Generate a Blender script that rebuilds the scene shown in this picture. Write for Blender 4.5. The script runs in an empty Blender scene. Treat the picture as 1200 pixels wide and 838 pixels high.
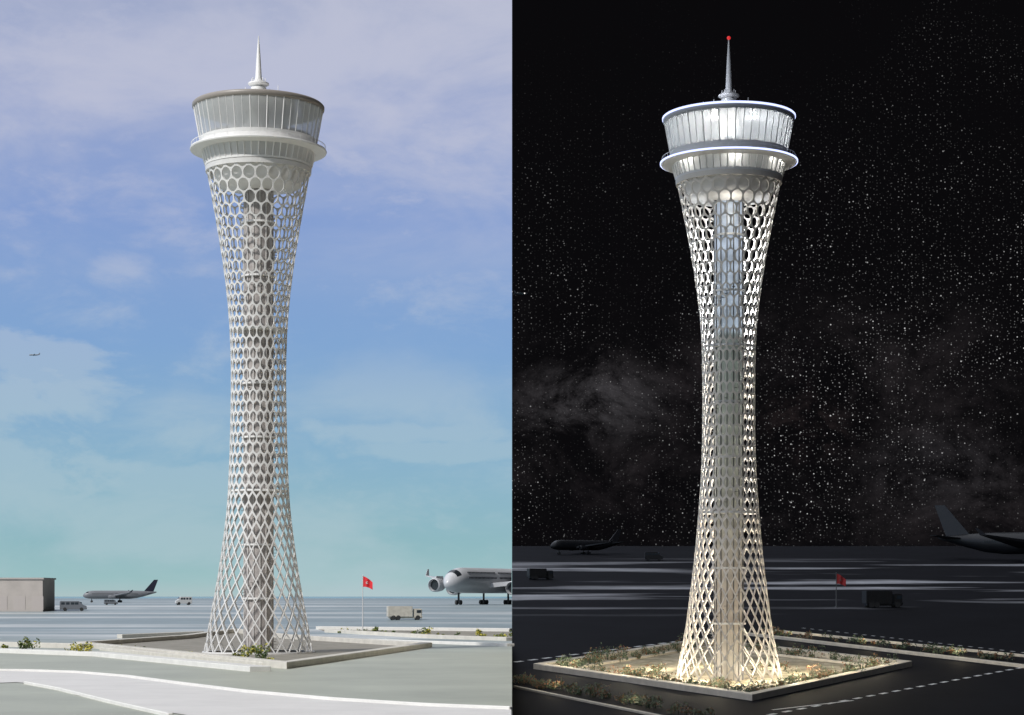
import bpy, bmesh, math, random
from mathutils import Vector, Matrix
random.seed(7)
sc=bpy.context.scene
sc.view_settings.view_transform='Standard'; sc.view_settings.look='None'; sc.view_settings.exposure=0
F=2308.0; CAMZ=8.6; PX0=0.13
day=bpy.data.collections.new("day_stage"); sc.collection.children.link(day)
night=bpy.data.collections.new("night_stage"); sc.collection.children.link(night)

# ---------------------------------------------------------------- materials
def mat(name,col,rough=0.6,metal=0.0,spec=0.5,nscale=None,namp=0.15,emis=None,es=0.0,col2=None,bump=0.0):
    m=bpy.data.materials.new(name); m.use_nodes=True
    nt=m.node_tree; b=nt.nodes['Principled BSDF']
    b.inputs['Base Color'].default_value=(*col,1); b.inputs['Roughness'].default_value=rough
    b.inputs['Metallic'].default_value=metal; b.inputs['Specular IOR Level'].default_value=spec
    if emis: 
        b.inputs['Emission Color'].default_value=(*emis,1); b.inputs['Emission Strength'].default_value=es
    if nscale:
        tc=nt.nodes.new('ShaderNodeTexCoord'); n=nt.nodes.new('ShaderNodeTexNoise'); n.inputs['Scale'].default_value=nscale
        n.inputs['Detail'].default_value=5; n.inputs['Roughness'].default_value=0.65
        r=nt.nodes.new('ShaderNodeValToRGB'); r.color_ramp.elements[0].position=0.35; r.color_ramp.elements[1].position=0.68
        a=col; c2=col2 if col2 else tuple(c*(1-2*namp) for c in col)
        r.color_ramp.elements[0].color=(*c2,1); r.color_ramp.elements[1].color=(*a,1)
        nt.links.new(tc.outputs['Object'],n.inputs['Vector']); nt.links.new(n.outputs['Fac'],r.inputs['Fac'])
        nt.links.new(r.outputs['Color'],b.inputs['Base Color'])
        if bump>0:
            bp=nt.nodes.new('ShaderNodeBump'); bp.inputs['Strength'].default_value=bump; bp.inputs['Distance'].default_value=0.1
            nt.links.new(n.outputs['Fac'],bp.inputs['Height']); nt.links.new(bp.outputs['Normal'],b.inputs['Normal'])
    return m
def glassmat(name,tint,tr=0.5,tl=0.25,gl=0.12,df=0.13):
    m=bpy.data.materials.new(name); m.use_nodes=True; nt=m.node_tree
    for n in list(nt.nodes): nt.nodes.remove(n)
    o=nt.nodes.new('ShaderNodeOutputMaterial')
    T=nt.nodes.new('ShaderNodeBsdfTransparent'); T.inputs[0].default_value=(.95,.97,.97,1)
    L=nt.nodes.new('ShaderNodeBsdfTranslucent'); L.inputs[0].default_value=(*tint,1)
    G=nt.nodes.new('ShaderNodeBsdfGlossy'); G.inputs['Roughness'].default_value=.08; G.inputs[0].default_value=(.9,.92,.95,1)
    D=nt.nodes.new('ShaderNodeBsdfDiffuse'); D.inputs[0].default_value=(*tint,1)
    def mx(a,b,f):
        n=nt.nodes.new('ShaderNodeMixShader'); n.inputs[0].default_value=f
        nt.links.new(a.outputs[0],n.inputs[1]); nt.links.new(b.outputs[0],n.inputs[2]); return n
    s=mx(T,L,tl/(tr+tl)); s2=mx(G,D,df/(gl+df)); s3=mx(s,s2,gl+df)
    nt.links.new(s3.outputs[0],o.inputs[0]); return m

# ---------------------------------------------------------------- mesh helpers
def obj(name,bm,mats,coll,parent=None,smooth=False):
    me=bpy.data.meshes.new(name); bm.normal_update(); bm.to_mesh(me); bm.free()
    if not isinstance(mats,(list,tuple)): mats=[mats]
    for m in mats: me.materials.append(m)
    if smooth:
        for p in me.polygons: p.use_smooth=True
    o=bpy.data.objects.new(name,me); coll.objects.link(o)
    if parent: o.parent=parent
    return o
def empty(name,loc,coll,rot=0.0):
    e=bpy.data.objects.new(name,None); e.location=loc; e.rotation_euler=(0,0,rot); e.empty_display_size=1; coll.objects.link(e); return e
def revolve(prof,seg=64,bm=None,mi=0,off=(0,0,0)):
    bm=bm or bmesh.new(); rings=[]
    for r,z in prof:
        rings.append([bm.verts.new((off[0]+r*math.cos(2*math.pi*i/seg),off[1]+r*math.sin(2*math.pi*i/seg),off[2]+z)) for i in range(seg)])
    for a,b in zip(rings[:-1],rings[1:]):
        for i in range(seg):
            f=bm.faces.new((a[i],a[(i+1)%seg],b[(i+1)%seg],b[i])); f.material_index=mi
    return bm
def box(bm,c,s,mi=0,rot=0.0,bev=0.0):
    r=bmesh.ops.create_cube(bm,size=1.0)
    M=Matrix.Translation(c)@Matrix.Rotation(rot,4,'Z')@Matrix.Diagonal((*s,1))
    bmesh.ops.transform(bm,matrix=M,verts=r['verts'])
    fs={f for v in r['verts'] for f in v.link_faces}
    for f in fs: f.material_index=mi
    if bev>0:
        es={e for v in r['verts'] for e in v.link_edges}
        rr=bmesh.ops.bevel(bm,geom=list(es),offset=bev,segments=2,affect='EDGES')
        for f in rr['faces']: f.material_index=mi
def cyl(bm,p0,p1,r0,r1=None,seg=12,mi=0):
    r1=r0 if r1 is None else r1
    p0=Vector(p0);p1=Vector(p1); d=p1-p0
    q=d.to_track_quat('Z','Y').to_matrix().to_4x4()
    r=bmesh.ops.create_cone(bm,cap_ends=True,segments=seg,radius1=r0,radius2=r1,depth=d.length)
    bmesh.ops.transform(bm,matrix=Matrix.Translation((p0+p1)/2)@q,verts=r['verts'])
    for f in {f for v in r['verts'] for f in v.link_faces}: f.material_index=mi
def interp(tab,x):
    n=len(tab)
    if x<=tab[0][0]: return tab[0][1]+(x-tab[0][0])*(tab[1][1]-tab[0][1])/(tab[1][0]-tab[0][0])
    if x>=tab[-1][0]: return tab[-1][1]+(x-tab[-1][0])*(tab[-1][1]-tab[-2][1])/(tab[-1][0]-tab[-2][0])
    for i in range(n-1):
        if tab[i][0]<=x<=tab[i+1][0]: break
    def sl(k):
        a=max(k-1,0);b=min(k+1,n-1); return (tab[b][1]-tab[a][1])/(tab[b][0]-tab[a][0])
    h=tab[i+1][0]-tab[i][0]; t=(x-tab[i][0])/h
    return ((2*t**3-3*t*t+1)*tab[i][1]+(t**3-2*t*t+t)*h*sl(i)+(-2*t**3+3*t*t)*tab[i+1][1]+(t**3-t*t)*h*sl(i+1))

# ---------------------------------------------------------------- ground levels
def zday(x,y):
    if y<=400: return 0.0
    if y>=700: return 5.6
    return (y-400)*5.6/300
def znight(x,y):
    return -22.08+.065*y if y<778 else -22.08+.065*778
def dpt(X,row):
    y=19849/(row-699)
    if y>400: y=37090/(row-655.9)
    y=min(y,2500); return ((X-600)*y/F,y)
def npt(X,row):
    y=70810/(row-549); return ((X-600)*y/F,y)

# ---------------------------------------------------------------- ground materials
def ground_mat(name,near,far,streak,y0,y1,sx,sy,thr,rough,spec,s0,s1,fine=0.25,thw=.12):
    m=bpy.data.materials.new(name); m.use_nodes=True; nt=m.node_tree; b=nt.nodes['Principled BSDF']
    L=nt.links
    tc=nt.nodes.new('ShaderNodeTexCoord'); sep=nt.nodes.new('ShaderNodeSeparateXYZ'); L.new(tc.outputs['Object'],sep.inputs[0])
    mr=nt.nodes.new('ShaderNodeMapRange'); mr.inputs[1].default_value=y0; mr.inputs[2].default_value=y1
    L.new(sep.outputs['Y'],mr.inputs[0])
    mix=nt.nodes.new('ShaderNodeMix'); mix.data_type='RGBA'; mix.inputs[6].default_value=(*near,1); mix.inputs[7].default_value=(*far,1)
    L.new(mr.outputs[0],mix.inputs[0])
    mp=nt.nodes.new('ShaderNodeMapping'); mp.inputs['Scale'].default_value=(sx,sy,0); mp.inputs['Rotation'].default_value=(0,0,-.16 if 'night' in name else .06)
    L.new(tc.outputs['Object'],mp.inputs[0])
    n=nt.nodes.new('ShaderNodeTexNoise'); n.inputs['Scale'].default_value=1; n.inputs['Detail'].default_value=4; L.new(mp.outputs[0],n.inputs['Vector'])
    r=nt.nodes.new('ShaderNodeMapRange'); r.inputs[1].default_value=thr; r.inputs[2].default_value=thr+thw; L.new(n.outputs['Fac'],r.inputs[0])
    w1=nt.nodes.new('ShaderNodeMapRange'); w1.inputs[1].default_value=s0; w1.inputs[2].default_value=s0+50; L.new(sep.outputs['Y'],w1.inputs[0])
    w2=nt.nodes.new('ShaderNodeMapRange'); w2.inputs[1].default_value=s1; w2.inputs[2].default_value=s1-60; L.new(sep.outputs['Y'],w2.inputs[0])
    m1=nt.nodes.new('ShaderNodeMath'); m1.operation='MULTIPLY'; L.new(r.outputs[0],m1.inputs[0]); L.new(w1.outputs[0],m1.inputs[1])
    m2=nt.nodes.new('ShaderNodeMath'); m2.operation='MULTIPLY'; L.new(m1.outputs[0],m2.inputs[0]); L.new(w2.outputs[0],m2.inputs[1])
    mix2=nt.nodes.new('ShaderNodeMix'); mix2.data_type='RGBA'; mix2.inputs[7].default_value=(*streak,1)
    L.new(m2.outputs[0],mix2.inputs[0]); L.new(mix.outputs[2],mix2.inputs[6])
    n2=nt.nodes.new('ShaderNodeTexNoise'); n2.inputs['Scale'].default_value=.05; n2.inputs['Detail'].default_value=10; n2.inputs['Roughness'].default_value=.7
    L.new(tc.outputs['Object'],n2.inputs['Vector'])
    r2=nt.nodes.new('ShaderNodeMapRange'); r2.inputs[1].default_value=.3; r2.inputs[2].default_value=.7; r2.inputs[3].default_value=1-fine; r2.inputs[4].default_value=1+fine*.5
    L.new(n2.outputs['Fac'],r2.inputs[0])
    mm=nt.nodes.new('ShaderNodeVectorMath'); mm.operation='SCALE'; L.new(mix2.outputs[2],mm.inputs[0]); L.new(r2.outputs[0],mm.inputs['Scale'])
    L.new(mm.outputs[0],b.inputs['Base Color'])
    b.inputs['Roughness'].default_value=rough; b.inputs['Specular IOR Level'].default_value=spec
    return m
gd=ground_mat('pale_concrete',(.42,.435,.355),(.25,.31,.33),(.52,.55,.55),290,430,.004,.045,.5,.5,.5,330,1500,.2)  # bluish far colour stands in for haze over the distant concrete
gn=ground_mat('night_asphalt',(.008,.008,.010),(.010,.010,.013),(.85,.85,.88),350,500,.010,.045,.53,.8,.1,405,680,.5,.2)  # pale streaks are reflected light painted into the asphalt colour
def sheet(name,x0,x1,ys,zf,m,coll,dz=0.0):
    bm=bmesh.new(); xs=[x0+(x1-x0)*i/8 for i in range(9)]
    g=[[bm.verts.new((x,y,zf(x,y)+dz)) for x in xs] for y in ys]
    for j in range(len(ys)-1):
        for i in range(8): bm.faces.new((g[j][i],g[j][i+1],g[j+1][i+1],g[j+1][i]))
    return obj(name,bm,m,coll)
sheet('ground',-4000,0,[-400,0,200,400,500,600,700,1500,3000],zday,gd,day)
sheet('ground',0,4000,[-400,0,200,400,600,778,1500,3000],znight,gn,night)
seam=mat('sea_water',(.10,.22,.27),.15,nscale=.01)
bm=bmesh.new(); bm.faces.new([bm.verts.new(v) for v in ((-40000,3000,5.5),(0,3000,5.5),(0,45000,5.5),(-40000,45000,5.5))]); obj('sea',bm,seam,day)
bm=bmesh.new(); ys=[-400,0,200,337,400,500,600,700,778,1500,3000]
tv=[bm.verts.new((0,y,max(zday(0,y),znight(0,y)))) for y in ys]; bv=[bm.verts.new((0,y,min(zday(0,y),znight(0,y))-.01)) for y in ys]
for i in range(len(ys)-1): bm.faces.new((tv[i],bv[i],bv[i+1],tv[i+1]))
obj('retaining_wall',bm,mat('bank_concrete',(.05,.05,.05),.8,nscale=.3),night)

# ---------------------------------------------------------------- strips, walls
def offset_line(pts,d,closed):
    n=len(pts); out=[]
    for i in range(n):
        p=Vector(pts[i])
        a=Vector(pts[(i-1)%n]) if (closed or i>0) else None
        b=Vector(pts[(i+1)%n]) if (closed or i<n-1) else None
        d1=(p-a).normalized() if a is not None else (b-p).normalized()
        d2=(b-p).normalized() if b is not None else d1
        n1=Vector((-d1.y,d1.x)); n2=Vector((-d2.y,d2.x)); m=(n1+n2)
        if m.length<1e-4: m=n1
        m.normalize(); k=d/max(.35,m.dot(n1)); out.append(p+m*k)
    return out
def densify(pts,closed,step=12):
    out=[]; n=len(pts)
    for i in range(n if closed else n-1):
        a=Vector(pts[i]); b=Vector(pts[(i+1)%n]); k=max(1,int((b-a).length/step))
        for j in range(k): out.append(a+(b-a)*j/k)
    if not closed: out.append(Vector(pts[-1]))
    return out
def wall(name,pts,w,h,zf,m,coll,closed=False,base=-.4,parent=None):
    pts=densify(pts,closed); A=offset_line(pts,w/2,closed); B=offset_line(pts,-w/2,closed); bm=bmesh.new(); R=[]
    for a,b in zip(A,B):
        za=zf(a.x,a.y); zb=zf(b.x,b.y)
        R.append([bm.verts.new((a.x,a.y,za+base)),bm.verts.new((a.x,a.y,za+h)),bm.verts.new((b.x,b.y,zb+h)),bm.verts.new((b.x,b.y,zb+base))])
    n=len(R)
    for i in range(n if closed else n-1):
        p=R[i];q=R[(i+1)%n]
        for k in range(3): bm.faces.new((p[k],p[k+1],q[k+1],q[k]))
    if not closed:
        bm.faces.new(R[0]); bm.faces.new(R[-1][::-1])
    bmesh.ops.recalc_face_normals(bm,faces=bm.faces)
    bmesh.ops.bevel(bm,geom=[e for e in bm.edges if e.calc_face_angle(0)>1.2],offset=.06,segments=1,affect='EDGES')
    return obj(name,bm,m,coll,parent)
def paving(name,poly,zf,dz,m,coll,parent=None):
    bm=bmesh.new(); f=bm.faces.new([bm.verts.new((x,y,0)) for x,y in poly])
    for yy in (400,500,600,700,778):
        bmesh.ops.bisect_plane(bm,geom=bm.verts[:]+bm.edges[:]+bm.faces[:],plane_co=(0,yy,0),plane_no=(0,1,0))
    for v in bm.verts: v.co.z=zf(v.co.x,v.co.y)+dz
    bm.normal_update()
    for f in bm.faces:
        if f.normal.z<0: f.normal_flip()
    return obj(name,bm,m,coll,parent)

# ---------------------------------------------------------------- shrubs
leafD=[mat('leaf_dark',(.05,.09,.03),.7),mat('leaf_green',(.14,.18,.04),.7),mat('leaf_yellow',(.50,.44,.06),.7)]
leafN=[mat('leaf_deep_green',(.04,.06,.035),.7),mat('leaf_sage',(.12,.16,.09),.7),mat('leaf_russet',(.24,.12,.06),.7)]  # first tone is the darkest leaf colour in the random mix
def shrubs(name,spots,zf,mats,coll,leaves=110,ls=.22,parent=None):
    bm=bmesh.new()
    for (x,y,s) in spots:
        z0=zf(x,y); cl=[(random.gauss(0,.45)*s,random.gauss(0,.45)*s,random.uniform(.3,.95)*s,random.uniform(.25,.5)*s) for _ in range(5)]
        cyl(bm,(x,y,z0-.1),(x,y,z0+.5*s),.07*s,.03*s,5,0)
        bias=random.random()
        for _ in range(leaves):
            c=random.choice(cl); d=Vector((random.gauss(0,1),random.gauss(0,1),random.gauss(0,1))).normalized()*c[3]*random.uniform(.5,1.1)
            p=Vector((x+c[0],y+c[1],z0+max(.08,c[2]+d.z)))+Vector((d.x,d.y,0))
            a=Vector((random.gauss(0,1),random.gauss(0,1),random.gauss(0,1))).normalized(); b=a.orthogonal().normalized(); l=ls*random.uniform(.5,1.3)
            f=bm.faces.new([bm.verts.new(p+a*l),bm.verts.new(p+b*l*.55),bm.verts.new(p-a*l),bm.verts.new(p-b*l*.55)])
            q=random.random()*.6+bias*.5; f.material_index=0 if q<.35 else (1 if q<.7 else 2)
    return obj(name,bm,mats,coll,parent)
def along(a,b,n,jit,s0,s1):
    out=[]
    for i in range(n):
        t=random.random(); out.append((a[0]+(b[0]-a[0])*t+random.gauss(0,jit),a[1]+(b[1]-a[1])*t+random.gauss(0,jit),random.uniform(s0,s1)))
    return out

# ---------------------------------------------------------------- control tower
def tower(cx,cy,bz,prof,H,dz,mast_top,coll,isnight,z0,PX):
    T=empty('control_tower',(cx,cy,bz),coll)
    if isnight:
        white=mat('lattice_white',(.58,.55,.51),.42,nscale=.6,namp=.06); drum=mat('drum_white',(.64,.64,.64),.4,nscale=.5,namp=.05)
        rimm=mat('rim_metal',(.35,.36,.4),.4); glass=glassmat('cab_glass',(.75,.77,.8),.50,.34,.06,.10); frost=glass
    else:
        white=mat('lattice_white',(.78,.77,.75),.36,nscale=.6,namp=.05); drum=mat('drum_white',(.88,.87,.85),.4,nscale=.5,namp=.04)
        rimm=mat('rim_metal',(.30,.27,.24),.4); glass=glassmat('cab_glass',(.93,.93,.93),.50,.22,.10,.18)
        frost=glassmat('frosted_glass',(.95,.95,.94),.12,.30,.06,.52)
    N=25; bar=.080
    zs=[z0]; hf=[(0,12.0),(H*.3,12.0),(H*.55,12.4),(H*.8,12.8),(H,13.8)]
    while zs[-1]<H-4: zs.append(zs[-1]+interp(hf,zs[-1]))
    k=(H-z0)/(zs[-1]-z0); zs=[z0+(z-z0)*k for z in zs]; n=len(zs)
    def zat(j):
        j=max(0,min(n-1,j)); a=int(math.floor(j)); b=min(a+1,n-1); return zs[a]+(zs[b]-zs[a])*(j-a)
    def tt(j): 
        u=max(0,min(1,(j/n-.16)/.34)); w_=max(0,min(1,(j/n-.68)/.2)); return .20*u*u*(3-2*u)+.11*w_*w_*(3-2*w_)
    bm=bmesh.new()
    for j in range(0,n):
        rho=min(1,tt(j)/.20)*.88
        Tu=tt(j+.5); Tl=tt(j-.5)
        topk=max(0,(zs[j]/H-.8)/.2); bb=bar*(1+.4*topk)
        for i in range(N):
            base=[(.5,-Tl),(.5,Tu),(0,1-Tu),(-.5,Tu),(-.5,-Tl),(0,-(1-Tl))]
            pts=[]
            for a,b in zip(base,base[1:]+base[:1]):
                for s in range(3): pts.append((a[0]+(b[0]-a[0])*s/3,a[1]+(b[1]-a[1])*s/3))
            r=interp(prof,zs[j])*PX; W=math.pi*r/N
            inner=[]
            for (u,v) in pts:
                Tq=Tu if v>=0 else Tl
                h=(zat(j+1)-zat(j) if v>=0 else zat(j)-zat(j-1))*PX
                if h<=0: h=11*PX
                x=u*2*W; y=v*h
                inr=W*h*(1-Tq)/math.hypot(W,(1-2*Tq)*h) 
                kk=1-bb/min(inr,W)
                hx,hy=x*kk,y*kk
                a_=W-bb*.95; c_=h*math.sqrt((1-Tq)**2-(1-2*Tq)**2)-bb*.75 if Tq>0.02 else h*.5
                dd=math.hypot(x,y); ex,ey=x/dd,y/dd; re=1/math.sqrt((ex/a_)**2+(ey/max(c_,.1))**2)
                X=hx*(1-rho)+ex*re*rho; Y=hy*(1-rho)+ey*re*rho
                inner.append((X/(2*W),Y/h))
            def P(u,v):
                jj=j+v; z=zat(jj); th=2*math.pi*(i+(.5 if j%2 else 0)+u)/N; rr=interp(prof,z)*PX
                return bm.verts.new((rr*math.cos(th),rr*math.sin(th),z*PX))
            O=[P(u,v) for u,v in pts]; I=[P(u,v) for u,v in inner]; m=len(pts)
            for q in range(m):
                try: bm.faces.new((O[q],O[(q+1)%m],I[(q+1)%m],I[q]))
                except ValueError: pass
    bmesh.ops.remove_doubles(bm,verts=bm.verts[:],dist=.012)
    bmesh.ops.dissolve_degenerate(bm,dist=.001,edges=bm.edges[:])
    lat=obj('lattice_shell',bm,white,coll,T)
    so=lat.modifiers.new('thick','SOLIDIFY'); so.thickness=.17; so.offset=-1
    rt=interp(prof,H)*PX
    bm=revolve([(rt-.5,H*PX-.4),(rt+.12,H*PX-.4),(rt+.18,H*PX+.3),(rt-.5,H*PX+.3),(rt-.5,H*PX-.4)],72); obj('lattice_collar',bm,white,coll,T)
    rb=interp(prof,z0)*PX
    bm=revolve([(rb-.5,z0*PX-.4),(rb+.25,z0*PX-.4),(rb+.2,z0*PX+.25),(rb-.5,z0*PX+.25)],72); obj('base_ring',bm,white,coll,T)
    if isnight:
        core=bpy.data.materials.new('core_painted_glow'); core.use_nodes=True; nt=core.node_tree; b=nt.nodes['Principled BSDF']
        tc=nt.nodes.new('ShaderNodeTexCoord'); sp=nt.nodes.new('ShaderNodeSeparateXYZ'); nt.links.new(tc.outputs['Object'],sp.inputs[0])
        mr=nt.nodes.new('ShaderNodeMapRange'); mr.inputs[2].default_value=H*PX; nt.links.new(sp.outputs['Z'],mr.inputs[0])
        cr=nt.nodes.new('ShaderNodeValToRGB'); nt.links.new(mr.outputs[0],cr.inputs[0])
        els=[(0,(.34,.24,.15)),(.15,(.28,.22,.16)),(.35,(.18,.17,.13)),(.60,(.12,.14,.12)),(.69,(.10,.12,.11)),(.70,(.27,.33,.40)),(.9,(.38,.45,.56)),(1,(.30,.35,.43))]  # glow by height painted as emission, standing in for lamp light on the shaft
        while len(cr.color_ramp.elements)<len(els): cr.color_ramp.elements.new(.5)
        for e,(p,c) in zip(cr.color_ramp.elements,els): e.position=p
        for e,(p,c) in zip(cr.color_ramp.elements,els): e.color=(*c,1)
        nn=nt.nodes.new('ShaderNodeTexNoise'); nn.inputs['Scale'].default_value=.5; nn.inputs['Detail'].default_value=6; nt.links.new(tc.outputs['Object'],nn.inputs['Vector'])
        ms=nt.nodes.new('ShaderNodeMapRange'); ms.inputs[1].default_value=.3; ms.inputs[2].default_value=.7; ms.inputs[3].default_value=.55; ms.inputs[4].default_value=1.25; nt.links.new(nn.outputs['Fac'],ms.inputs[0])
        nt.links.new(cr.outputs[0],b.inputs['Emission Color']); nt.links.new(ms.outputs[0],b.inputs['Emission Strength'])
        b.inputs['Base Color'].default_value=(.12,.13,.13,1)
    else: core=mat('core_concrete',(.50,.47,.45),.75,nscale=1.0,col2=(.30,.27,.26),bump=.3)
    rc=16.5*PX; HT=(H-8)*PX
    bm=revolve([(rc,-2.5),(rc,HT)],32)
    obj('elevator_core',bm,core,coll,T,True)
    bm=bmesh.new()
    for i in range(14):
        a=2*math.pi*i/14; box(bm,(rc*1.02*math.cos(a),rc*1.02*math.sin(a),HT/2),(.22,.14,HT),0,a)
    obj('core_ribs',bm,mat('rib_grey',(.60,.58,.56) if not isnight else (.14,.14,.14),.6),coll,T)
    bm=bmesh.new()
    for q in range(1,9):
        hh=q*H/9.0
        ro=(interp(prof,hh)*PX-.2) if q%3==0 else rc+.45
        revolve([(rc-.05,hh*PX),(ro,hh*PX),(ro,hh*PX+.28),(rc-.05,hh*PX+.28)],40,bm)
    obj('floor_platforms',bm,drum,coll,T)
    bm=bmesh.new(); steps=int(HT/.5)
    for i in range(steps):
        a=i*.21; z=i*.5+.2; box(bm,((rc+.5)*math.cos(a),(rc+.5)*math.sin(a),z),(.6,.36,.07),0,a)
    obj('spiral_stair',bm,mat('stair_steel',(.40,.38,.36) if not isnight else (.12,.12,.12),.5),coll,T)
    def Z(h): return (h+dz)*PX
    def Rr(p): return [(r*PX,Z(h)) for r,h in p]
    obj('drum_soffit',revolve(Rr([(15,541),(48,546),(51,553),(55,566),(59.5,569)]),72),drum,coll,T,True)
    bm=revolve(Rr([(59,568),(62,568),(62.3,570.5),(59,570.5)]),72)
    revolve(Rr([(64.5,585),(66.5,585),(72,586),(79,586.6),(79.6,588),(79,589.2),(67,589.2),(67.3,596),(68.6,600),(66,600.5)]),96,bm)
    obj('gallery_ring',bm,drum,coll,T)
    bm=bmesh.new()
    for i in range(56):
        a=2*math.pi*i/56; r=78*PX; cyl(bm,(r*math.cos(a),r*math.sin(a),Z(589)),(r*math.cos(a),r*math.sin(a),Z(594)),.025,seg=5)
    revolve([(78*PX-.03,Z(594)),(78*PX+.03,Z(594)),(78*PX+.03,Z(594.5)),(78*PX-.03,Z(594.5)),(78*PX-.03,Z(594))],72,bm)
    obj('gallery_handrail',bm,drum,coll,T)
    obj('lower_glazing',revolve(Rr([(61.5,570.5),(65.5,585)]),72),frost,coll,T,True)
    obj('cab_glazing',revolve(Rr([(68.3,600),(75,635)]),72),glass,coll,T,True)
    bm=bmesh.new()
    for i in range(48):
        a=2*math.pi*i/48
        for (ra,ha,rb2,hb,w) in ((61.8,570,66,585.5,.12),(68.6,600,75.2,636,.085)):
            if w==.085 and i%2: w=.04
            cyl(bm,(ra*PX*math.cos(a),ra*PX*math.sin(a),Z(ha)),(rb2*PX*math.cos(a),rb2*PX*math.sin(a),Z(hb)),w,seg=4)
    obj('mullions',bm,drum,coll,T)
    bm=revolve(Rr([(15,598.5),(67.8,598.5)]),64)
    revolve(Rr([(61,571.2),(15,571.2)]),64,bm)
    revolve(Rr([(54,571.2),(57,598.5)]),48,bm); revolve(Rr([(13,598.5),(13,634)]),32,bm)
    revolve(Rr([(15,633),(74,634)]),64,bm)
    obj('cab_interior',bm,drum,coll,T)
    bm=bmesh.new()
    for i in range(26):
        a=2*math.pi*i/26; r=58*PX; box(bm,(r*math.cos(a),r*math.sin(a),Z(598.5)+.45),(.9,1.3,.9),0,a)
        if i%2: box(bm,((r-1.6)*math.cos(a),(r-1.6)*math.sin(a),Z(598.5)+.6),(.5,.5,1.2),0,a)
    obj('control_consoles',bm,mat('console_grey',(.45,.45,.46),.5),coll,T)
    obj('roof_rim',revolve(Rr([(73,634.2),(75.5,635.2),(76.8,637),(77,640),(75.5,641.6),(73,641.8)]),96),rimm,coll,T,True)
    obj('roof',revolve(Rr([(73,641.6),(60,645),(30,652),(13,655),(9,657),(9,662),(.5,662.5)]),72),drum,coll,T)
    bm=revolve(Rr([(5,661),(5,664),(11,665),(12.5,666),(12,667.5),(10,668),(6,668.5),(4.6,671),(3.8,674),(2.2,(mast_top-dz)*.55+674*.45),(.9,mast_top-dz-6),(.4,mast_top-dz)]),20)
    for i in range(8):
        a=2*math.pi*i/8; cyl(bm,(8*PX*math.cos(a),8*PX*math.sin(a),Z(668)),(8*PX*math.cos(a),8*PX*math.sin(a),Z(673)),.06,seg=6)
    for (dx,hh) in ((-2.1,9),(1.6,7),(2.9,11),(-3.6,6)): cyl(bm,(dx,.6,Z(655)),(dx,.6,Z(655+hh)),.05,seg=6)
    obj('antenna_mast',bm,drum,coll,T,True)
    if isnight:
        bl=mat('blue_led',(.1,.1,.2),emis=(.55,.62,1.0),es=1.8)
        bm=revolve(Rr([(77.2,639.3),(77.8,639.6),(77.8,641.3),(77.2,641.8)]),96)
        revolve(Rr([(79.8,587.0),(80.4,587.2),(80.4,588.9),(79.8,589.2)]),96,bm)
        obj('led_strip',bm,bl,coll,T)
        bm=bmesh.new(); bmesh.ops.create_icosphere(bm,subdivisions=2,radius=.28); bmesh.ops.translate(bm,verts=bm.verts,vec=(0,0,mast_top*PX))
        obj('beacon',bm,mat('red_beacon',(.3,0,0),emis=(.7,.03,.03),es=.9),coll,T)
        bm=bmesh.new(); cyl(bm,(0,-5.5,Z(625)),(0,-5.5,Z(626.5)),.8,seg=20); cyl(bm,(0,-5.5,Z(626.5)),(0,-5.5,Z(634)),.08,seg=6)
        obj('ceiling_lamp',bm,mat('lamp_white',(.8,.8,.8),emis=(1,.95,.85),es=3.0),coll,T)
    return T
profD=[(0,64),(30,58.5),(65,52),(100,46),(165,37.5),(215,34.5),(265,33),(335,32.3),(390,34.5),(440,39.5),(490,47),(530,54),(565,60.5)]
profN=[(-9,65),(57,51.5),(97,46),(147,40),(197,35.5),(247,32.2),(297,31),(357,31),(407,32.5),(447,36.5),(497,44),(547,53.5),(582,60.5)]
TD=tower((303-600)*PX0,300,0,profD,565,0,723,day,False,0.0,PX0)
TY=286.0; PN=TY/F; nx=(854-600)*PN; NB=znight(0,TY)
TN=tower(nx,TY,NB,profN,583,17.5,752,night,True,-9,PN)

# ---------------------------------------------------------------- night lamps
def lamp(name,kind,loc,power,col,parent,coll,radius=.15,target=None,angle=60,blend=.6,size=None):
    l=bpy.data.lights.new(name,kind); l.energy=power; l.color=col
    if kind=='AREA': l.shape='RECTANGLE'; l.size=size[0]; l.size_y=size[1]
    else: l.shadow_soft_size=radius
    if kind=='SPOT': l.spot_size=math.radians(angle); l.spot_blend=blend
    o=bpy.data.objects.new(name,l); coll.objects.link(o); o.parent=parent; o.location=loc
    if target is not None:
        d=Vector(target)-Vector(loc); o.rotation_euler=d.to_track_quat('-Z','Y').to_euler()
    return o
W=(1,.88,.72); C=(.88,.94,1)
for k in range(3):
    a=math.pi*(.5+.6667*k); lamp('base_uplight','POINT',(5*math.cos(a),5*math.sin(a),1.2),700,W,TN,night)
rr_=16.5*PN+.35
for za,zb,pw,col in ((3,24,1800,W),(25,46,2100,(1,.95,.86)),(47,67,4400,(.95,.97,1))):
    for a in (math.radians(8),math.radians(172),math.radians(90)):
        x=rr_*math.cos(a); y=rr_*math.sin(a); zc_=(za+zb)/2
        lamp('core_fill_strip','AREA',(x,y,zc_),pw,col,TN,night,size=(.25,zb-za),target=(x*3,y*3,zc_))  # unseen strips added on the core to light the lattice evenly
lamp('collar_light','POINT',(0,-4.5,67.0),450,(1,.93,.8),TN,night)
lamp('cab_light','POINT',(-2.5,-4,80.6),1900,(1,.97,.92),TN,night,.3)
lamp('cab_light','POINT',(3,-4,80.6),1700,(.96,.98,1),TN,night,.3)
lamp('cab_light','POINT',(0,4.5,80.6),1500,(.9,.95,1),TN,night,.3)
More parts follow.
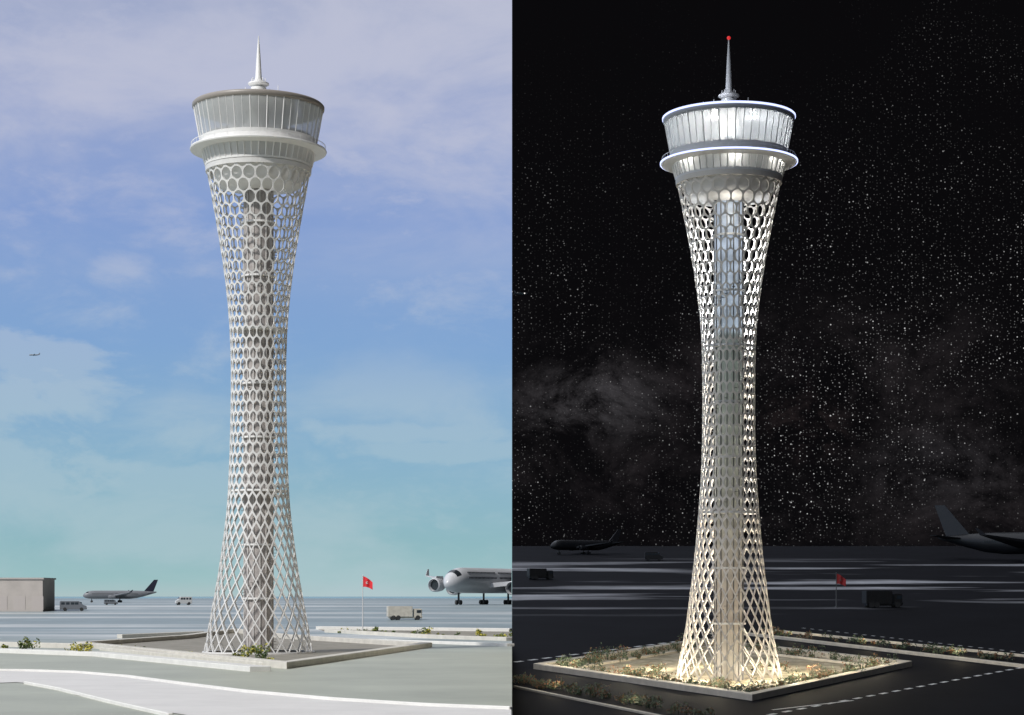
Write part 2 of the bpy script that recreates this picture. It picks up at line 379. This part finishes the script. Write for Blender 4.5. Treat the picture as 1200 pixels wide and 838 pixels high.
for a in (-2.6,-1.57,-.5,1.5): lamp('lower_cab_light','POINT',(7.4*math.cos(a),7.4*math.sin(a),74.9),200,(1,.95,.86),TN,night,.15)
lamp('roof_fill','POINT',(-3,-3,(665+17)*PN),320,(.85,.88,1),TN,night,.1)  # unseen lamp added to brighten the mast

NP=[npt(880,820),npt(632,784),None,npt(1062,781)]; NP[2]=(NP[1][0]+NP[3][0]-NP[0][0],NP[1][1]+NP[3][1]-NP[0][1])
garden=empty('sunken_garden',(0,0,0),night)
cream=mat('cream_stone',(.68,.62,.51),.7,nscale=.8,namp=.1)
soil=mat('garden_paving',(.60,.52,.38),.9,nscale=.35,col2=(.20,.18,.11))
paving('garden_floor',[p for p in NP],znight,.008,soil,night,garden)
wall('garden_wall',NP,1.5,.85,znight,cream,night,True,parent=garden)
ctr=Vector((sum(p[0] for p in NP)/4,sum(p[1] for p in NP)/4))
NI=[ctr+(Vector(p)-ctr)*.80 for p in NP]
wall('inner_kerb',NI,.5,.35,znight,cream,night,True,parent=garden)
hs=bmesh.new(); FL=[2*math.pi*k/8+.39 for k in range(8)]
for a in FL:
    x=nx+12.5*math.cos(a); y=TY+12.5*math.sin(a); z=znight(x,y)
    box(hs,(x,y,z+.3),(.5,.35,.3),0,a,.04)
obj('floodlight_housings',hs,mat('housing_black',(.02,.02,.02),.5),night,garden)
for a in FL:
    x=nx+12.5*math.cos(a); y=TY+12.5*math.sin(a); z=znight(x,y)+.75
    f=math.sin(a)<0
    lamp('garden_floodlight','SPOT',(x,y,z),8200 if f else 2000,(1,.93,.82),garden,night,.12,(nx,TY,NB+(44 if f else 20)),44,.95)
for k in range(8):
    a=2*math.pi*k/8+.1; x=nx+12*math.cos(a); y=TY+6+13*math.sin(a); z=znight(x,y)+2.4
    lamp('garden_fill','POINT',(x,y,z),1150,(1,.89,.66),garden,night,.12)  # bare point lamps without fixtures, added for the garden glow
for p,q,tsx in ((NP[0],NP[3],(.3,.6,.88)),(NP[0],NP[1],(.15,.6,.92))):
    for t in tsx:
        x=p[0]+(q[0]-p[0])*t; y=p[1]+(q[1]-p[1])*t; x+= (ctr.x-x)*.10; y+=(ctr.y-y)*.10
        lamp('garden_fill','POINT',(x,y,znight(x,y)+3.0),800,(1,.88,.64),garden,night,.1)  # more unseen lamps, added to brighten the garden wall
sp=[]
for i in range(4):
    p=NP[i];q=NP[(i+1)%4]; pi=ctr+(Vector(p)-ctr)*.88; qi=ctr+(Vector(q)-ctr)*.88
    sp+=along(pi,qi,40,1.1,.6,1.9)
sp=[s for s in sp if math.hypot(s[0]-nx,s[1]-TY)>9.5]
shrubs('shrub_bed',sp,znight,leafN,night,90,.17)
sp=[]
for i in range(40):
    a=random.uniform(0,6.28); r=random.uniform(10,15); sp.append((nx+r*math.cos(a),TY+5+r*math.sin(a),random.uniform(.4,1.3)))
sp=[s for s in sp if math.hypot(s[0]-nx,s[1]-TY)>9.3]
shrubs('shrub_bed',sp,znight,leafN,night,80,.15)

wall('planter_kerb',[npt(603,806),npt(800,846)],.5,.3,znight,cream,night)
shrubs('hedge',along(npt(604,800),npt(830,842),50,.7,.5,1.5),znight,leafN,night,80,.17)
wall('planter_kerb',[npt(872,744),npt(1230,786)],.9,.5,znight,cream,night)
wall('planter_kerb',[npt(905,740),npt(1230,773)],.6,.4,znight,cream,night)
shrubs('hedge',along(npt(900,743),npt(1210,778),44,.6,.5,1.4),znight,leafN,night,80,.19)
b0=npt(900,742.5);b1=npt(1215,779)
for t in (.12,.42,.75):
    x=b0[0]+(b1[0]-b0[0])*t; y=b0[1]+(b1[1]-b0[1])*t; lamp('planter_lantern','POINT',(x,y,znight(x,y)+2.0),480,(1,.86,.6),garden,night,.1)
for X_,r_ in ((650,811),(740,828)):
    x,y=npt(X_,r_); lamp('planter_lantern','POINT',(x,y,znight(x,y)+1.8),170,(1,.86,.6),garden,night,.1)
lm=mat('line_paint',(.8,.8,.8),.6,nscale=2,namp=.15)
def dashes(name,p,q,n,w,duty,zf,coll,m):
    bm=bmesh.new(); p=Vector(p);q=Vector(q); d=(q-p)/n; nn=Vector((-d.y,d.x)).normalized()*w/2
    for i in range(n):
        a=p+d*i; b=a+d*duty
        bm.faces.new([bm.verts.new((v.x,v.y,zf(v.x,v.y)+.012)) for v in (a-nn,b-nn,b+nn,a+nn)])
    bmesh.ops.recalc_face_normals(bm,faces=bm.faces)
    return obj(name,bm,m,coll)
dashes('road_marking',npt(603,776),npt(800,751),13,.9,.55,znight,night,lm)
dashes('road_marking',npt(900,838),npt(1215,779),22,.7,.5,znight,night,lm)
dashes('road_marking',npt(905,832),npt(1000,821),1,.45,1,znight,night,lm)
dashes('road_marking',npt(940,736),npt(1210,766),24,.5,.4,znight,night,lm)

# ---------------------------------------------------------------- airliners
def airliner(loc,yaw,Ln,body,finm,coll,eng=1,fat=.053,gear=True,clip=False,light=False):
    E=empty('airliner',loc,coll,yaw); R=Ln*fat; zc=R*2.05 if gear else 0
    darkg=mat('window_dark',(.02,.025,.03),.2)
    bm=bmesh.new(); st=[(0,.02,-.28),(.008,.26,-.26),(.022,.5,-.2),(.045,.72,-.12),(.075,.88,-.05),(.12,.98,0),(.16,1,0),(.4,1,0),(.64,1,0),(.74,.9,.1),(.84,.63,.3),(.92,.37,.48),(.98,.17,.6),(1,.05,.64)]
    S=24; rings=[]
    for (fx,k,zo) in st:
        rings.append([bm.verts.new((-fx*Ln,R*k*math.cos(2*math.pi*i/S),zc+R*zo+R*k*math.sin(2*math.pi*i/S)*(1.08))) for i in range(S)])
    for q,(a,b) in enumerate(zip(rings[:-1],rings[1:])):
        for i in range(S):
            f=bm.faces.new((a[i],b[i],b[(i+1)%S],a[(i+1)%S]))
            if q==3 and (2<=i<=9): f.material_index=1
    bm.faces.new(rings[0]); bm.faces.new(rings[-1][::-1])
    obj('fuselage',bm,[body,darkg],coll,E,True)
    bm=bmesh.new()
    for s in (-1,1):
        for i in range(46):
            x=-Ln*(.13+.62*i/46)
            if 20<i<23: continue
            box(bm,(x,s*R*.975,zc+R*.22),(Ln*.006,R*.05,R*.13))
            if eng>1: box(bm,(x,s*R*.80,zc+R*.66),(Ln*.005,R*.09,R*.11))
    obj('cabin_windows',bm,darkg,coll,E)
    def slab(name,pts,th,m):
        bm=bmesh.new(); v=[]
        for (p,t) in zip(pts,th):
            v.append((bm.verts.new(Vector(p)+Vector(t)),bm.verts.new(Vector(p)-Vector(t))))
        bm.faces.new([a for a,b in v]); bm.faces.new([b for a,b in v][::-1])
        for i in range(4): 
            a=v[i];b=v[(i+1)%4]; bm.faces.new((a[0],a[1],b[1],b[0]))
        bmesh.ops.recalc_face_normals(bm,faces=bm.faces); return obj(name,bm,m,coll,E)
    zw=zc-R*.45
    for s in (-1,1):
        slab('wing',[(-.33*Ln,s*R*.6,zw),(-.56*Ln,s*R*.6,zw),(-.635*Ln,s*.47*Ln,zw+.055*Ln),(-.60*Ln,s*.47*Ln,zw+.055*Ln)],[(0,0,.012*Ln),(0,0,.004*Ln),(0,0,.001*Ln),(0,0,.002*Ln)],body)
        slab('winglet',[(-.60*Ln,s*.469*Ln,zw+.055*Ln),(-.635*Ln,s*.469*Ln,zw+.055*Ln),(-.655*Ln,s*.482*Ln,zw+.09*Ln),(-.642*Ln,s*.482*Ln,zw+.09*Ln)],[(0,.001*Ln,0)]*4,finm)
        slab('tailplane',[(-.86*Ln,s*R*.2,zc+R*.5),(-.955*Ln,s*R*.2,zc+R*.5),(-.99*Ln,s*.17*Ln,zc+R*.8),(-.955*Ln,s*.17*Ln,zc+R*.8)],[(0,0,.005*Ln),(0,0,.002*Ln),(0,0,.001*Ln),(0,0,.001*Ln)],body)
        es=[.16] if eng==1 else [.17,.31]
        bm=bmesh.new()
        for e in es:
            yy=s*e*Ln; xx=-Ln*(.34+(e-.16)*.45); rr=R*(.5 if eng==1 else .6); z=zw-rr*.55+(e-.1)*.12*Ln
            prof=[(rr*.05,-.02*Ln),(rr*.78,-.02*Ln),(rr*.86,0),(rr,-.006*Ln),(rr*1.04,-.03*Ln),(rr*.9,-.07*Ln),(rr*.62,-.095*Ln),(rr*.3,-.10*Ln),(.02,-.12*Ln)]
            S2=18; rg=[[bm.verts.new((xx+h,yy+r*math.cos(2*math.pi*i/S2),z+r*math.sin(2*math.pi*i/S2))) for i in range(S2)] for r,h in prof]
            for q,(a,b) in enumerate(zip(rg[:-1],rg[1:])):
                for i in range(S2):
                    f=bm.faces.new((a[i],b[i],b[(i+1)%S2],a[(i+1)%S2])); f.material_index=1 if q==0 or q>5 else 0
            box(bm,(xx-.06*Ln,yy,z+rr*1.0),(.07*Ln,R*.1,rr*.6))
        obj('engine',bm,[body,darkg],coll,E,False)
    slab('tail_fin',[(-.82*Ln,0,zc+R*.75),(-.955*Ln,0,zc+R*.7),(-1.02*Ln,0,zc+R*.8+.165*Ln),(-.965*Ln,0,zc+R*.8+.165*Ln)],[(0,.006*Ln,0),(0,.002*Ln,0),(0,.001*Ln,0),(0,.002*Ln,0)],finm)
    if gear:
        bm=bmesh.new(); ty=R*(.32 if eng==1 else .2)
        for (gx,gy) in ((-.12,0),(-.5,.07),(-.5,-.07)):
            cyl(bm,(gx*Ln,gy*Ln,ty),(gx*Ln,gy*Ln,zc-R*.5),R*.09,seg=8)
            for w in (-1,1):
                for fx in ((0,) if gx>-.2 else (-.012,.012)):
                    cyl(bm,((gx+fx)*Ln,gy*Ln+w*R*.1,ty),((gx+fx)*Ln,gy*Ln+w*R*.26,ty),ty,seg=14)
        obj('landing_gear',bm,mat('tyre_black',(.05,.05,.05),.8),coll,E)
    if light:
        bm=bmesh.new(); bmesh.ops.create_icosphere(bm,subdivisions=2,radius=1.6); bmesh.ops.translate(bm,verts=bm.verts,vec=(-.3*Ln,-R*1.6,0))
        obj('landing_light',bm,mat('nav_light',(.5,.5,.5),emis=(1,.95,.9),es=1.2),coll,E)
    if clip:
        MW=Matrix.Translation(loc)@Matrix.Rotation(yaw,4,'Z')
        for c in [c for c in coll.objects if c.parent==E]:
            b2=bmesh.new(); b2.from_mesh(c.data); bmesh.ops.transform(b2,matrix=MW,verts=b2.verts)
            bmesh.ops.bisect_plane(b2,geom=b2.verts[:]+b2.edges[:]+b2.faces[:],plane_co=(-.15,0,0),plane_no=(1,0,0),clear_outer=True)
            bmesh.ops.transform(b2,matrix=MW.inverted(),verts=b2.verts); b2.to_mesh(c.data)
            if len(b2.verts)==0: bpy.data.objects.remove(c)
            b2.free()
    return E
wbody=mat('airliner_white',(.56,.57,.59),.3,nscale=.2,namp=.05); gbody=mat('airliner_grey',(.20,.21,.23),.35,nscale=.2,namp=.05)
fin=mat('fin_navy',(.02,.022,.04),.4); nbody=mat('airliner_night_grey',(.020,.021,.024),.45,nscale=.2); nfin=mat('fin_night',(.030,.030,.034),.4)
y=960; x=(97-600)*y/F
airliner((x,y,zday(x,y)),math.radians(180+14),35.5,gbody,fin,day)
y=700; x=(523-600)*y/F
airliner((x,y,zday(x,y)),math.radians(180+62),74,wbody,wbody,day,eng=2,fat=.058,clip=True)
sx=5000/F
airliner(((34-600)*sx,5000,CAMZ+(699-416)*sx),math.radians(180),28,gbody,gbody,day,gear=False)
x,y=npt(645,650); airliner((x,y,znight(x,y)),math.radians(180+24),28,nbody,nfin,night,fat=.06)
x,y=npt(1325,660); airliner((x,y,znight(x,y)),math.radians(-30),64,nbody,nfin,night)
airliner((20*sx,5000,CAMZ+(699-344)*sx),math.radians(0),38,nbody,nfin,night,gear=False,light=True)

# ---------------------------------------------------------------- vehicles
tyre=mat('vehicle_tyre',(.03,.03,.03),.8); win=mat('vehicle_glass',(.03,.04,.05),.15)
def wheels(bm,xs,w,r):
    for x in xs:
        for s in (-1,1): cyl(bm,(x,s*(w/2-.3),r),(x,s*(w/2+.02),r),r,seg=16)
def truck(name,loc,yaw,Ln,w,h,cabm,boxm,coll):
    E=empty(name,loc,coll,yaw)
    bm=bmesh.new(); box(bm,(-Ln*.14,0,h*.58),(Ln*.70,w,h*.72),0,0,.08)
    for i in range(7): box(bm,(-Ln*.46+i*Ln*.107,0,h*.58),(.08,w+.06,h*.66))
    obj('cargo_box',bm,boxm,coll,E)
    bm=bmesh.new(); box(bm,(Ln*.37,0,h*.46),(Ln*.22,w*.96,h*.62),0,0,.15); box(bm,(Ln*.02,0,h*.16),(Ln*.94,w*.7,h*.1)); box(bm,(Ln*.485,0,h*.22),(.15,w*.98,h*.12))
    obj('cab',bm,cabm,coll,E)
    bm=bmesh.new(); box(bm,(Ln*.481,0,h*.58),(.06,w*.82,h*.22)); box(bm,(Ln*.39,0,h*.58),(Ln*.13,w*.975,h*.2)); obj('windows',bm,win,coll,E)
    bm=bmesh.new(); wheels(bm,(Ln*.36,-Ln*.2,-Ln*.34),w,h*.16); obj('wheels',bm,tyre,coll,E); return E
def van(name,loc,yaw,Ln,w,h,bodym,coll):
    E=empty(name,loc,coll,yaw); bm=bmesh.new()
    pf=[(-.5,.16),(-.5,.93),(-.47,1),(.2,1),(.36,.62),(.48,.5),(.5,.3),(.5,.16)]
    A=[bm.verts.new((a*Ln,-w/2,b*h)) for a,b in pf]; B=[bm.verts.new((a*Ln,w/2,b*h)) for a,b in pf]
    bm.faces.new(A); bm.faces.new(B[::-1])
    for i in range(len(pf)): bm.faces.new((A[i],B[i],B[(i+1)%len(pf)],A[(i+1)%len(pf)]))
    bmesh.ops.recalc_face_normals(bm,faces=bm.faces); bmesh.ops.bevel(bm,geom=bm.edges[:],offset=.07,segments=2,affect='EDGES')
    obj('body',bm,bodym,coll,E)
    bm=bmesh.new()
    for a in (-.38,-.2,-.02,.13): box(bm,(a*Ln,0,h*.76),(Ln*.13,w*1.01,h*.24))
    cyl(bm,(.282*Ln,-w*.42,.815*h),(.282*Ln,w*.42,.815*h),h*.12,seg=4)
    obj('windows',bm,win,coll,E)
    bm=bmesh.new(); wheels(bm,(.31*Ln,-.31*Ln),w,h*.18); obj('wheels',bm,tyre,coll,E); return E
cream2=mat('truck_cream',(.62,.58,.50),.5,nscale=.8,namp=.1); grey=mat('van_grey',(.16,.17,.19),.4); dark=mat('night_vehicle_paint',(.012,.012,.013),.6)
vw=mat('van_white',(.6,.6,.6),.4)
y=525; x=(474-600)*y/F; truck('box_truck',(x,y,zday(x,y)),math.radians(12),9.4,3.0,3.9,cream2,cream2,day)
y=617; x=(86-600)*y/F; van('airport_van',(x,y,zday(x,y)),math.radians(10),8.2,2.8,3.1,grey,day)
y=700; x=(215-600)*y/F; van('airport_van',(x,y,zday(x,y)),math.radians(200),5.8,2.3,2.9,vw,day)
y=700; x=(130-600)*y/F; van('airport_van',(x,y,zday(x,y)),math.radians(15),4.8,2.0,1.9,grey,day)
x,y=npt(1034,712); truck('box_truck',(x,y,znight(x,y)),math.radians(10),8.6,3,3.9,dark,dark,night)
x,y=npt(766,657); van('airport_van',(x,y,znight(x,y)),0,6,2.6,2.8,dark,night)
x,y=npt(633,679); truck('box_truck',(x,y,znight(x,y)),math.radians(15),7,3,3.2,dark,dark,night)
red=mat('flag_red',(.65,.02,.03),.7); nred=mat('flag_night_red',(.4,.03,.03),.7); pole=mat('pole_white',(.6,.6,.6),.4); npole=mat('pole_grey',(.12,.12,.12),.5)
def flag(loc,hh,fm,pm,coll,s):
    E=empty('flagpole',loc,coll); bm=bmesh.new(); cyl(bm,(0,0,0),(0,0,hh),.13,.07,10); cyl(bm,(0,0,0),(0,0,.3),.35,.3,12); cyl(bm,(0,0,hh),(0,0,hh+.2),.14,.05,8); obj('pole',bm,pm,coll,E)
    bm=bmesh.new(); nx_,nz=12,6; g=[[bm.verts.new((.1+s*i/nx_,.25*math.sin(i*.9+j*.2)*i/nx_,hh-.15-s*.02*j-s*1.0*j/nz*(1-.35*i/nx_)-(i/nx_)**1.5*s*.65)) for i in range(nx_+1)] for j in range(nz+1)]
    for j in range(nz):
        for i in range(nx_): bm.faces.new((g[j][i],g[j][i+1],g[j+1][i+1],g[j+1][i]))
    obj('flag',bm,fm,coll,E,True)
    bm=bmesh.new()
    for i in range(14):
        a0_=.7+i*5.0/14; a1_=.7+(i+1)*5.0/14; c=(.1+s*.42,hh-.15-s*.68)
        def q(r,a,o): return (c[0]+o+r*math.cos(a),-.3,c[1]+r*math.sin(a))
        bm.faces.new([bm.verts.new(v) for v in (q(s*.13,a0_,0),q(s*.13,a1_,0),q(s*.08,a1_,s*.03),q(s*.08,a0_,s*.03))])
    obj('crescent',bm,pm,coll,E)
y=431; x=(425-600)*y/F; flag((x,y,zday(x,y)),12.6,red,pole,day,2.1)
x,y=npt(980,712); flag((x,y,znight(x,y)),7.6,nred,npole,night,2.0)

# ---------------------------------------------------------------- day building
y=610; x1=(50-600)*y/F; 
E=empty('hangar_building',(x1-14,y+8,zday(0,y)),day)
bm=bmesh.new(); box(bm,(0,0,5),(28,16,10)); obj('walls',bm,mat('hangar_cladding',(.52,.47,.43),.7,nscale=.2,namp=.08),day,E)
bm=bmesh.new(); box(bm,(0,0,10.25),(28.8,16.8,.5)); box(bm,(0,-8.1,.3),(28.2,.15,.6)); obj('roof_parapet',bm,mat('parapet_grey',(.46,.42,.39),.6),day,E)
bm=bmesh.new()
for i in range(5): box(bm,(-9+i*5.6-1,-8.03,2.6),(3.6,.12,4.4))
obj('doors',bm,mat('door_grey',(.49,.44,.41),.6),day,E)

# ---------------------------------------------------------------- day plaza
ws=mat('wall_limestone',(.66,.63,.56),.7,nscale=.5,namp=.09); pav=mat('plaza_paving',(.32,.29,.25),.8,nscale=.25,col2=(.22,.21,.17))  # plaza floor colour darkened to hold the shade around the tower base
wt=mat('white_kerb',(.76,.75,.71),.7,nscale=.4,namp=.06)
DN=dpt(335,783);DR=dpt(500,758.5);DL=dpt(95,757.5);DF=(DL[0]+DR[0]-DN[0],DL[1]+DR[1]-DN[1])
plaza=empty('plaza',(0,0,0),day)
paving('plaza_floor',[DN,DR,DF,DL],zday,.008,pav,day,plaza)
wall('plaza_wall',[DN,DR,DF,DL],1.8,.8,zday,ws,day,True,parent=plaza)
wall('low_wall',[dpt(-40,763),dpt(120,769),dpt(305,787)],2.6,.6,zday,wt,day)
wall('low_wall',[dpt(-20,757),dpt(100,760)],1.6,.8,zday,ws,day)
wall('low_wall',[dpt(120,762),dpt(312,781)],1.0,.5,zday,ws,day)
wall('planter_wall',[dpt(385,741),dpt(598.5,751)],2.2,.7,zday,ws,day)
wall('planter_wall',[dpt(372,737.5),dpt(598.5,740)],2.0,.7,zday,wt,day)
wall('planter_wall',[dpt(430,751.5),dpt(598.5,757.5)],1.6,.5,zday,wt,day)
wall('planter_wall',[dpt(140,748),dpt(236,744)],1.6,.8,zday,ws,day)
paving('planter_soil',[dpt(385,741),dpt(598.5,751),dpt(598.5,740),dpt(372,737.5)],zday,.006,pav,day)
shrubs('shrub',[(*dpt(38,762),1.9),(*dpt(30,763),1.3),(*dpt(6,762),.9),(*dpt(90,767),1.7),(*dpt(97,768),1.3)],zday,leafD,day,190,.2)
shrubs('shrub',[(*dpt(290,771),1.5),(*dpt(300,772),1.7),(*dpt(308,773),1.3),(*dpt(282,772),1.2)],zday,leafD,day,190,.18)
shrubs('shrub',[(*dpt(497,746.5),1.9),(*dpt(503,746),1.5),(*dpt(595,750),1.7),(*dpt(560,744),1.0),(*dpt(440,741),1.0)],zday,leafD,day,150,.22)
shrubs('shrub_bed',along(dpt(110,758),dpt(330,779),22,.5,.25,.7),zday,leafD,day,50,.15)
shrubs('shrub_bed',along(dpt(390,741),dpt(590,748),26,1.2,.3,.9),zday,leafD,day,60,.18)
road=mat('road_pale',(.76,.74,.71),.6,nscale=.15,namp=.06)
up=[dpt(-60,786),dpt(30,787),dpt(90,789),dpt(150,794),dpt(210,802),dpt(290,812),dpt(390,821),dpt(500,828),dpt(599,832)]
lo=[dpt(599,846),dpt(480,846),dpt(330,846),dpt(240,842),dpt(150,828),dpt(90,815),dpt(50,803),dpt(20,800),dpt(-60,803)]
paving('road',up+lo,zday,.05,road,day)
wall('road_kerb',up,.45,.28,zday,wt,day)
wall('road_kerb',[dpt(30,801.5),dpt(70,809),dpt(130,824),dpt(200,840)],.4,.28,zday,wt,day)

# ---------------------------------------------------------------- world
w=bpy.data.worlds.new("World"); sc.world=w; w.use_nodes=True; nt=w.node_tree
for n in list(nt.nodes): nt.nodes.remove(n)
L=nt.links
def mth(op,a,b=None,c=None,clamp=False):
    n=nt.nodes.new('ShaderNodeMath'); n.operation=op; n.use_clamp=clamp
    for i,v in enumerate((a,b,c)):
        if v is None: continue
        if isinstance(v,(int,float)): n.inputs[i].default_value=v
        else: L.new(v,n.inputs[i])
    return n.outputs[0]
def mixc(f,a,b,bt='MIX'):
    n=nt.nodes.new('ShaderNodeMix'); n.data_type='RGBA'; n.blend_type=bt
    for i,v in ((0,f),(6,a),(7,b)):
        if isinstance(v,(int,float)): n.inputs[i].default_value=v
        elif isinstance(v,tuple): n.inputs[i].default_value=(*v,1)
        else: L.new(v,n.inputs[i])
    return n.outputs[2]
def smooth(v,a,b,c=0,d=1):
    n=nt.nodes.new('ShaderNodeMapRange'); n.interpolation_type='SMOOTHSTEP'
    L.new(v,n.inputs[0]); n.inputs[1].default_value=a; n.inputs[2].default_value=b; n.inputs[3].default_value=c; n.inputs[4].default_value=d; return n.outputs[0]
tc=nt.nodes.new('ShaderNodeTexCoord'); G=tc.outputs['Generated']
sp=nt.nodes.new('ShaderNodeSeparateXYZ'); L.new(G,sp.inputs[0]); X,Y,Zs=sp.outputs
def noise(scale,vs,detail=6,rough=.6,dist=0.0):
    mp=nt.nodes.new('ShaderNodeMapping'); mp.inputs['Scale'].default_value=vs; L.new(G,mp.inputs[0])
    n=nt.nodes.new('ShaderNodeTexNoise'); n.inputs['Scale'].default_value=scale; n.inputs['Detail'].default_value=detail; n.inputs['Roughness'].default_value=rough; n.inputs['Distortion'].default_value=dist
    L.new(mp.outputs[0],n.inputs['Vector']); return n.outputs['Fac']
ramp=nt.nodes.new('ShaderNodeValToRGB'); L.new(mth('DIVIDE',Zs,.3,clamp=True),ramp.inputs[0])
els=[(0,(.44,.58,.60)),(.03,(.33,.55,.58)),(.09,(.26,.49,.56)),(.22,(.235,.44,.61)),(.42,(.21,.375,.66)),(.62,(.235,.35,.66)),(.80,(.32,.39,.64)),(1,(.37,.42,.60))]
while len(ramp.color_ramp.elements)<len(els): ramp.color_ramp.elements.new(.5)
for e,(p,c) in zip(ramp.color_ramp.elements,els): e.position=p
for e,(p,c) in zip(ramp.color_ramp.elements,els): e.color=(*c,1)
sky=nt.nodes.new('ShaderNodeTexSky'); sky.sky_type='NISHITA'; sky.sun_disc=False
sky.sun_elevation=math.radians(40); sky.sun_rotation=math.radians(-140)
nish=nt.nodes.new('ShaderNodeVectorMath'); nish.operation='SCALE'; L.new(sky.outputs[0],nish.inputs[0]); nish.inputs['Scale'].default_value=.08
base=mixc(.12,ramp.outputs[0],nish.outputs[0])
n1=noise(7,(1,1,2.4),8,.58,.3); n2=noise(16,(1,1,2.2),8,.62,.25)
hi=mth('MULTIPLY',smooth(n1,.36,.66),mth('MULTIPLY',smooth(Zs,.13,.22),.8))
lo_=mth('MULTIPLY',mth('MULTIPLY',smooth(n1,.42,.66),smooth(Zs,.15,.08)),.55)
cl=mth('MAXIMUM',hi,lo_)
mid=mth('MULTIPLY',smooth(n2,.45,.75),.5); cl=mth('MAXIMUM',cl,mid)
def blob(cx_,cz_,rx,rz,amt,soft=.7):
    dx=mth('DIVIDE',mth('SUBTRACT',X,cx_),rx); dz_=mth('DIVIDE',mth('SUBTRACT',Zs,cz_),rz)
    d=mth('SQRT',mth('ADD',mth('MULTIPLY',dx,dx),mth('MULTIPLY',dz_,dz_)))
    d=mth('ADD',d,mth('MULTIPLY',mth('SUBTRACT',n2,.5),4.5))
    return mth('MULTIPLY',smooth(d,1.25,1.25-soft),amt)
for bb in ((-.255,.100,.055,.014,.55,.9),(-.235,.112,.028,.012,.45,.7),(-.19,.160,.018,.011,.5,1.6),(-.05,.083,.06,.007,.45,.9),(-.03,.074,.05,.006,.4,.8),(-.25,.06,.055,.022,.5,.8),(-.16,.055,.05,.014,.42,.9),(-.04,.225,.06,.035,.7,1.4),(-.2,.26,.10,.03,.65,1.4),(-.09,.045,.05,.01,.35,.9)):
    cl=mth('MAXIMUM',cl,blob(*bb))
ccol=mixc(smooth(Zs,.06,.2),(.47,.59,.64),(.57,.58,.69))
dayc=mixc(mth('MULTIPLY',cl,.85),base,ccol)
dayc=mixc(smooth(Zs,.33,.7),dayc,(.95,1.0,1.1))
yy=mth('MAXIMUM',mth('ABSOLUTE',Y),.05); U=mth('DIVIDE',X,yy); Wv=mth('DIVIDE',Zs,yy)
comb=nt.nodes.new('ShaderNodeCombineXYZ'); L.new(U,comb.inputs[0]); L.new(Wv,comb.inputs[1])
def stars(scale,r,gain,pw):
    v=nt.nodes.new('ShaderNodeTexVoronoi'); v.voronoi_dimensions='2D'; v.inputs['Scale'].default_value=scale; L.new(comb.outputs[0],v.inputs['Vector'])
    s=smooth(v.outputs['Distance'],r,r*.35); sc_=nt.nodes.new('ShaderNodeSeparateColor'); L.new(v.outputs['Color'],sc_.inputs[0])
    return mth('MULTIPLY',mth('MULTIPLY',s,mth('POWER',sc_.outputs[0],pw)),gain)
dens=noise(11,(1,1,1.3),5,.65,.4)
band=mth('ADD',mth('MULTIPLY',smooth(Wv,.26,.10),.75),mth('MULTIPLY',smooth(U,.05,.25),.25))
band=mth('MULTIPLY',band,smooth(Wv,.012,.05))
mask=mth('ADD',mth('MULTIPLY',smooth(dens,.40,.64),band),mth('MULTIPLY',smooth(Wv,.30,.15),.10))
st=mth('ADD',stars(300,.115,.80,5.0),stars(105,.050,.9,4.0))
st=mth('ADD',st,stars(560,.19,.24,3.5))
st=mth('MULTIPLY',st,mask)
mw=noise(20,(1,1,1.4),12,.78,.3); mw2=noise(7,(1,1,1.6),4,.6)
mk=mth('MULTIPLY',mth('MULTIPLY',smooth(mw,.40,.8),smooth(mw2,.38,.62)),mth('MULTIPLY',smooth(Wv,.18,.09),smooth(Wv,.0,.06)))
ncol=mixc(mth('MULTIPLY',mk,.8),(.0030,.0028,.0034),(.040,.034,.037))
def nblob(cx_,cz_,rx,rz,amt):
    dx=mth('DIVIDE',mth('SUBTRACT',U,cx_),rx); dz_=mth('DIVIDE',mth('SUBTRACT',Wv,cz_),rz)
    d=mth('SQRT',mth('ADD',mth('MULTIPLY',dx,dx),mth('MULTIPLY',dz_,dz_))); return mth('MULTIPLY',smooth(d,1.5,.0),mth('MULTIPLY',amt,smooth(mw,.42,.70)))
for bb,c in (((.04,.10,.035,.02,.8),(.075,.072,.078)),((.152,.088,.024,.02,.7),(.055,.040,.040)),((.22,.065,.04,.02,.4),(.04,.04,.045))):
    ncol=mixc(nblob(*bb),ncol,c)
cs=nt.nodes.new('ShaderNodeCombineXYZ'); 
for i in range(3): L.new(st,cs.inputs[i])
nadd=nt.nodes.new('ShaderNodeVectorMath'); nadd.operation='ADD'; L.new(ncol,nadd.inputs[0]); L.new(cs.outputs[0],nadd.inputs[1])
tot=mixc(mth('GREATER_THAN',X,0.0),dayc,nadd.outputs[0])
bg=nt.nodes.new('ShaderNodeBackground'); bg.inputs[1].default_value=1.0; L.new(tot,bg.inputs[0])
ow=nt.nodes.new('ShaderNodeOutputWorld'); L.new(bg.outputs[0],ow.inputs[0])

# ---------------------------------------------------------------- sun
sl=bpy.data.lights.new('sun_lamp','SUN'); sl.energy=2.8; sl.angle=math.radians(2.5); sl.color=(1,.97,.93)
so=bpy.data.objects.new('sun_lamp',sl); sc.collection.objects.link(so); so.location=(-100,-100,200)
el=math.radians(40); az=math.radians(-140); sd=Vector((math.sin(az)*math.cos(el),math.cos(az)*math.cos(el),math.sin(el)))
so.rotation_euler=(-sd).to_track_quat('-Z','Y').to_euler()
so.light_linking.receiver_collection=day

# ---------------------------------------------------------------- camera
cam=bpy.data.cameras.new('camera'); co=bpy.data.objects.new('camera',cam); sc.collection.objects.link(co)
cam.sensor_width=36; cam.lens=F/1200*36; cam.shift_y=(699-419)/1200; cam.clip_end=60000; cam.clip_start=1
co.location=(0,0,CAMZ); co.rotation_euler=(math.radians(90),0,0); sc.camera=co
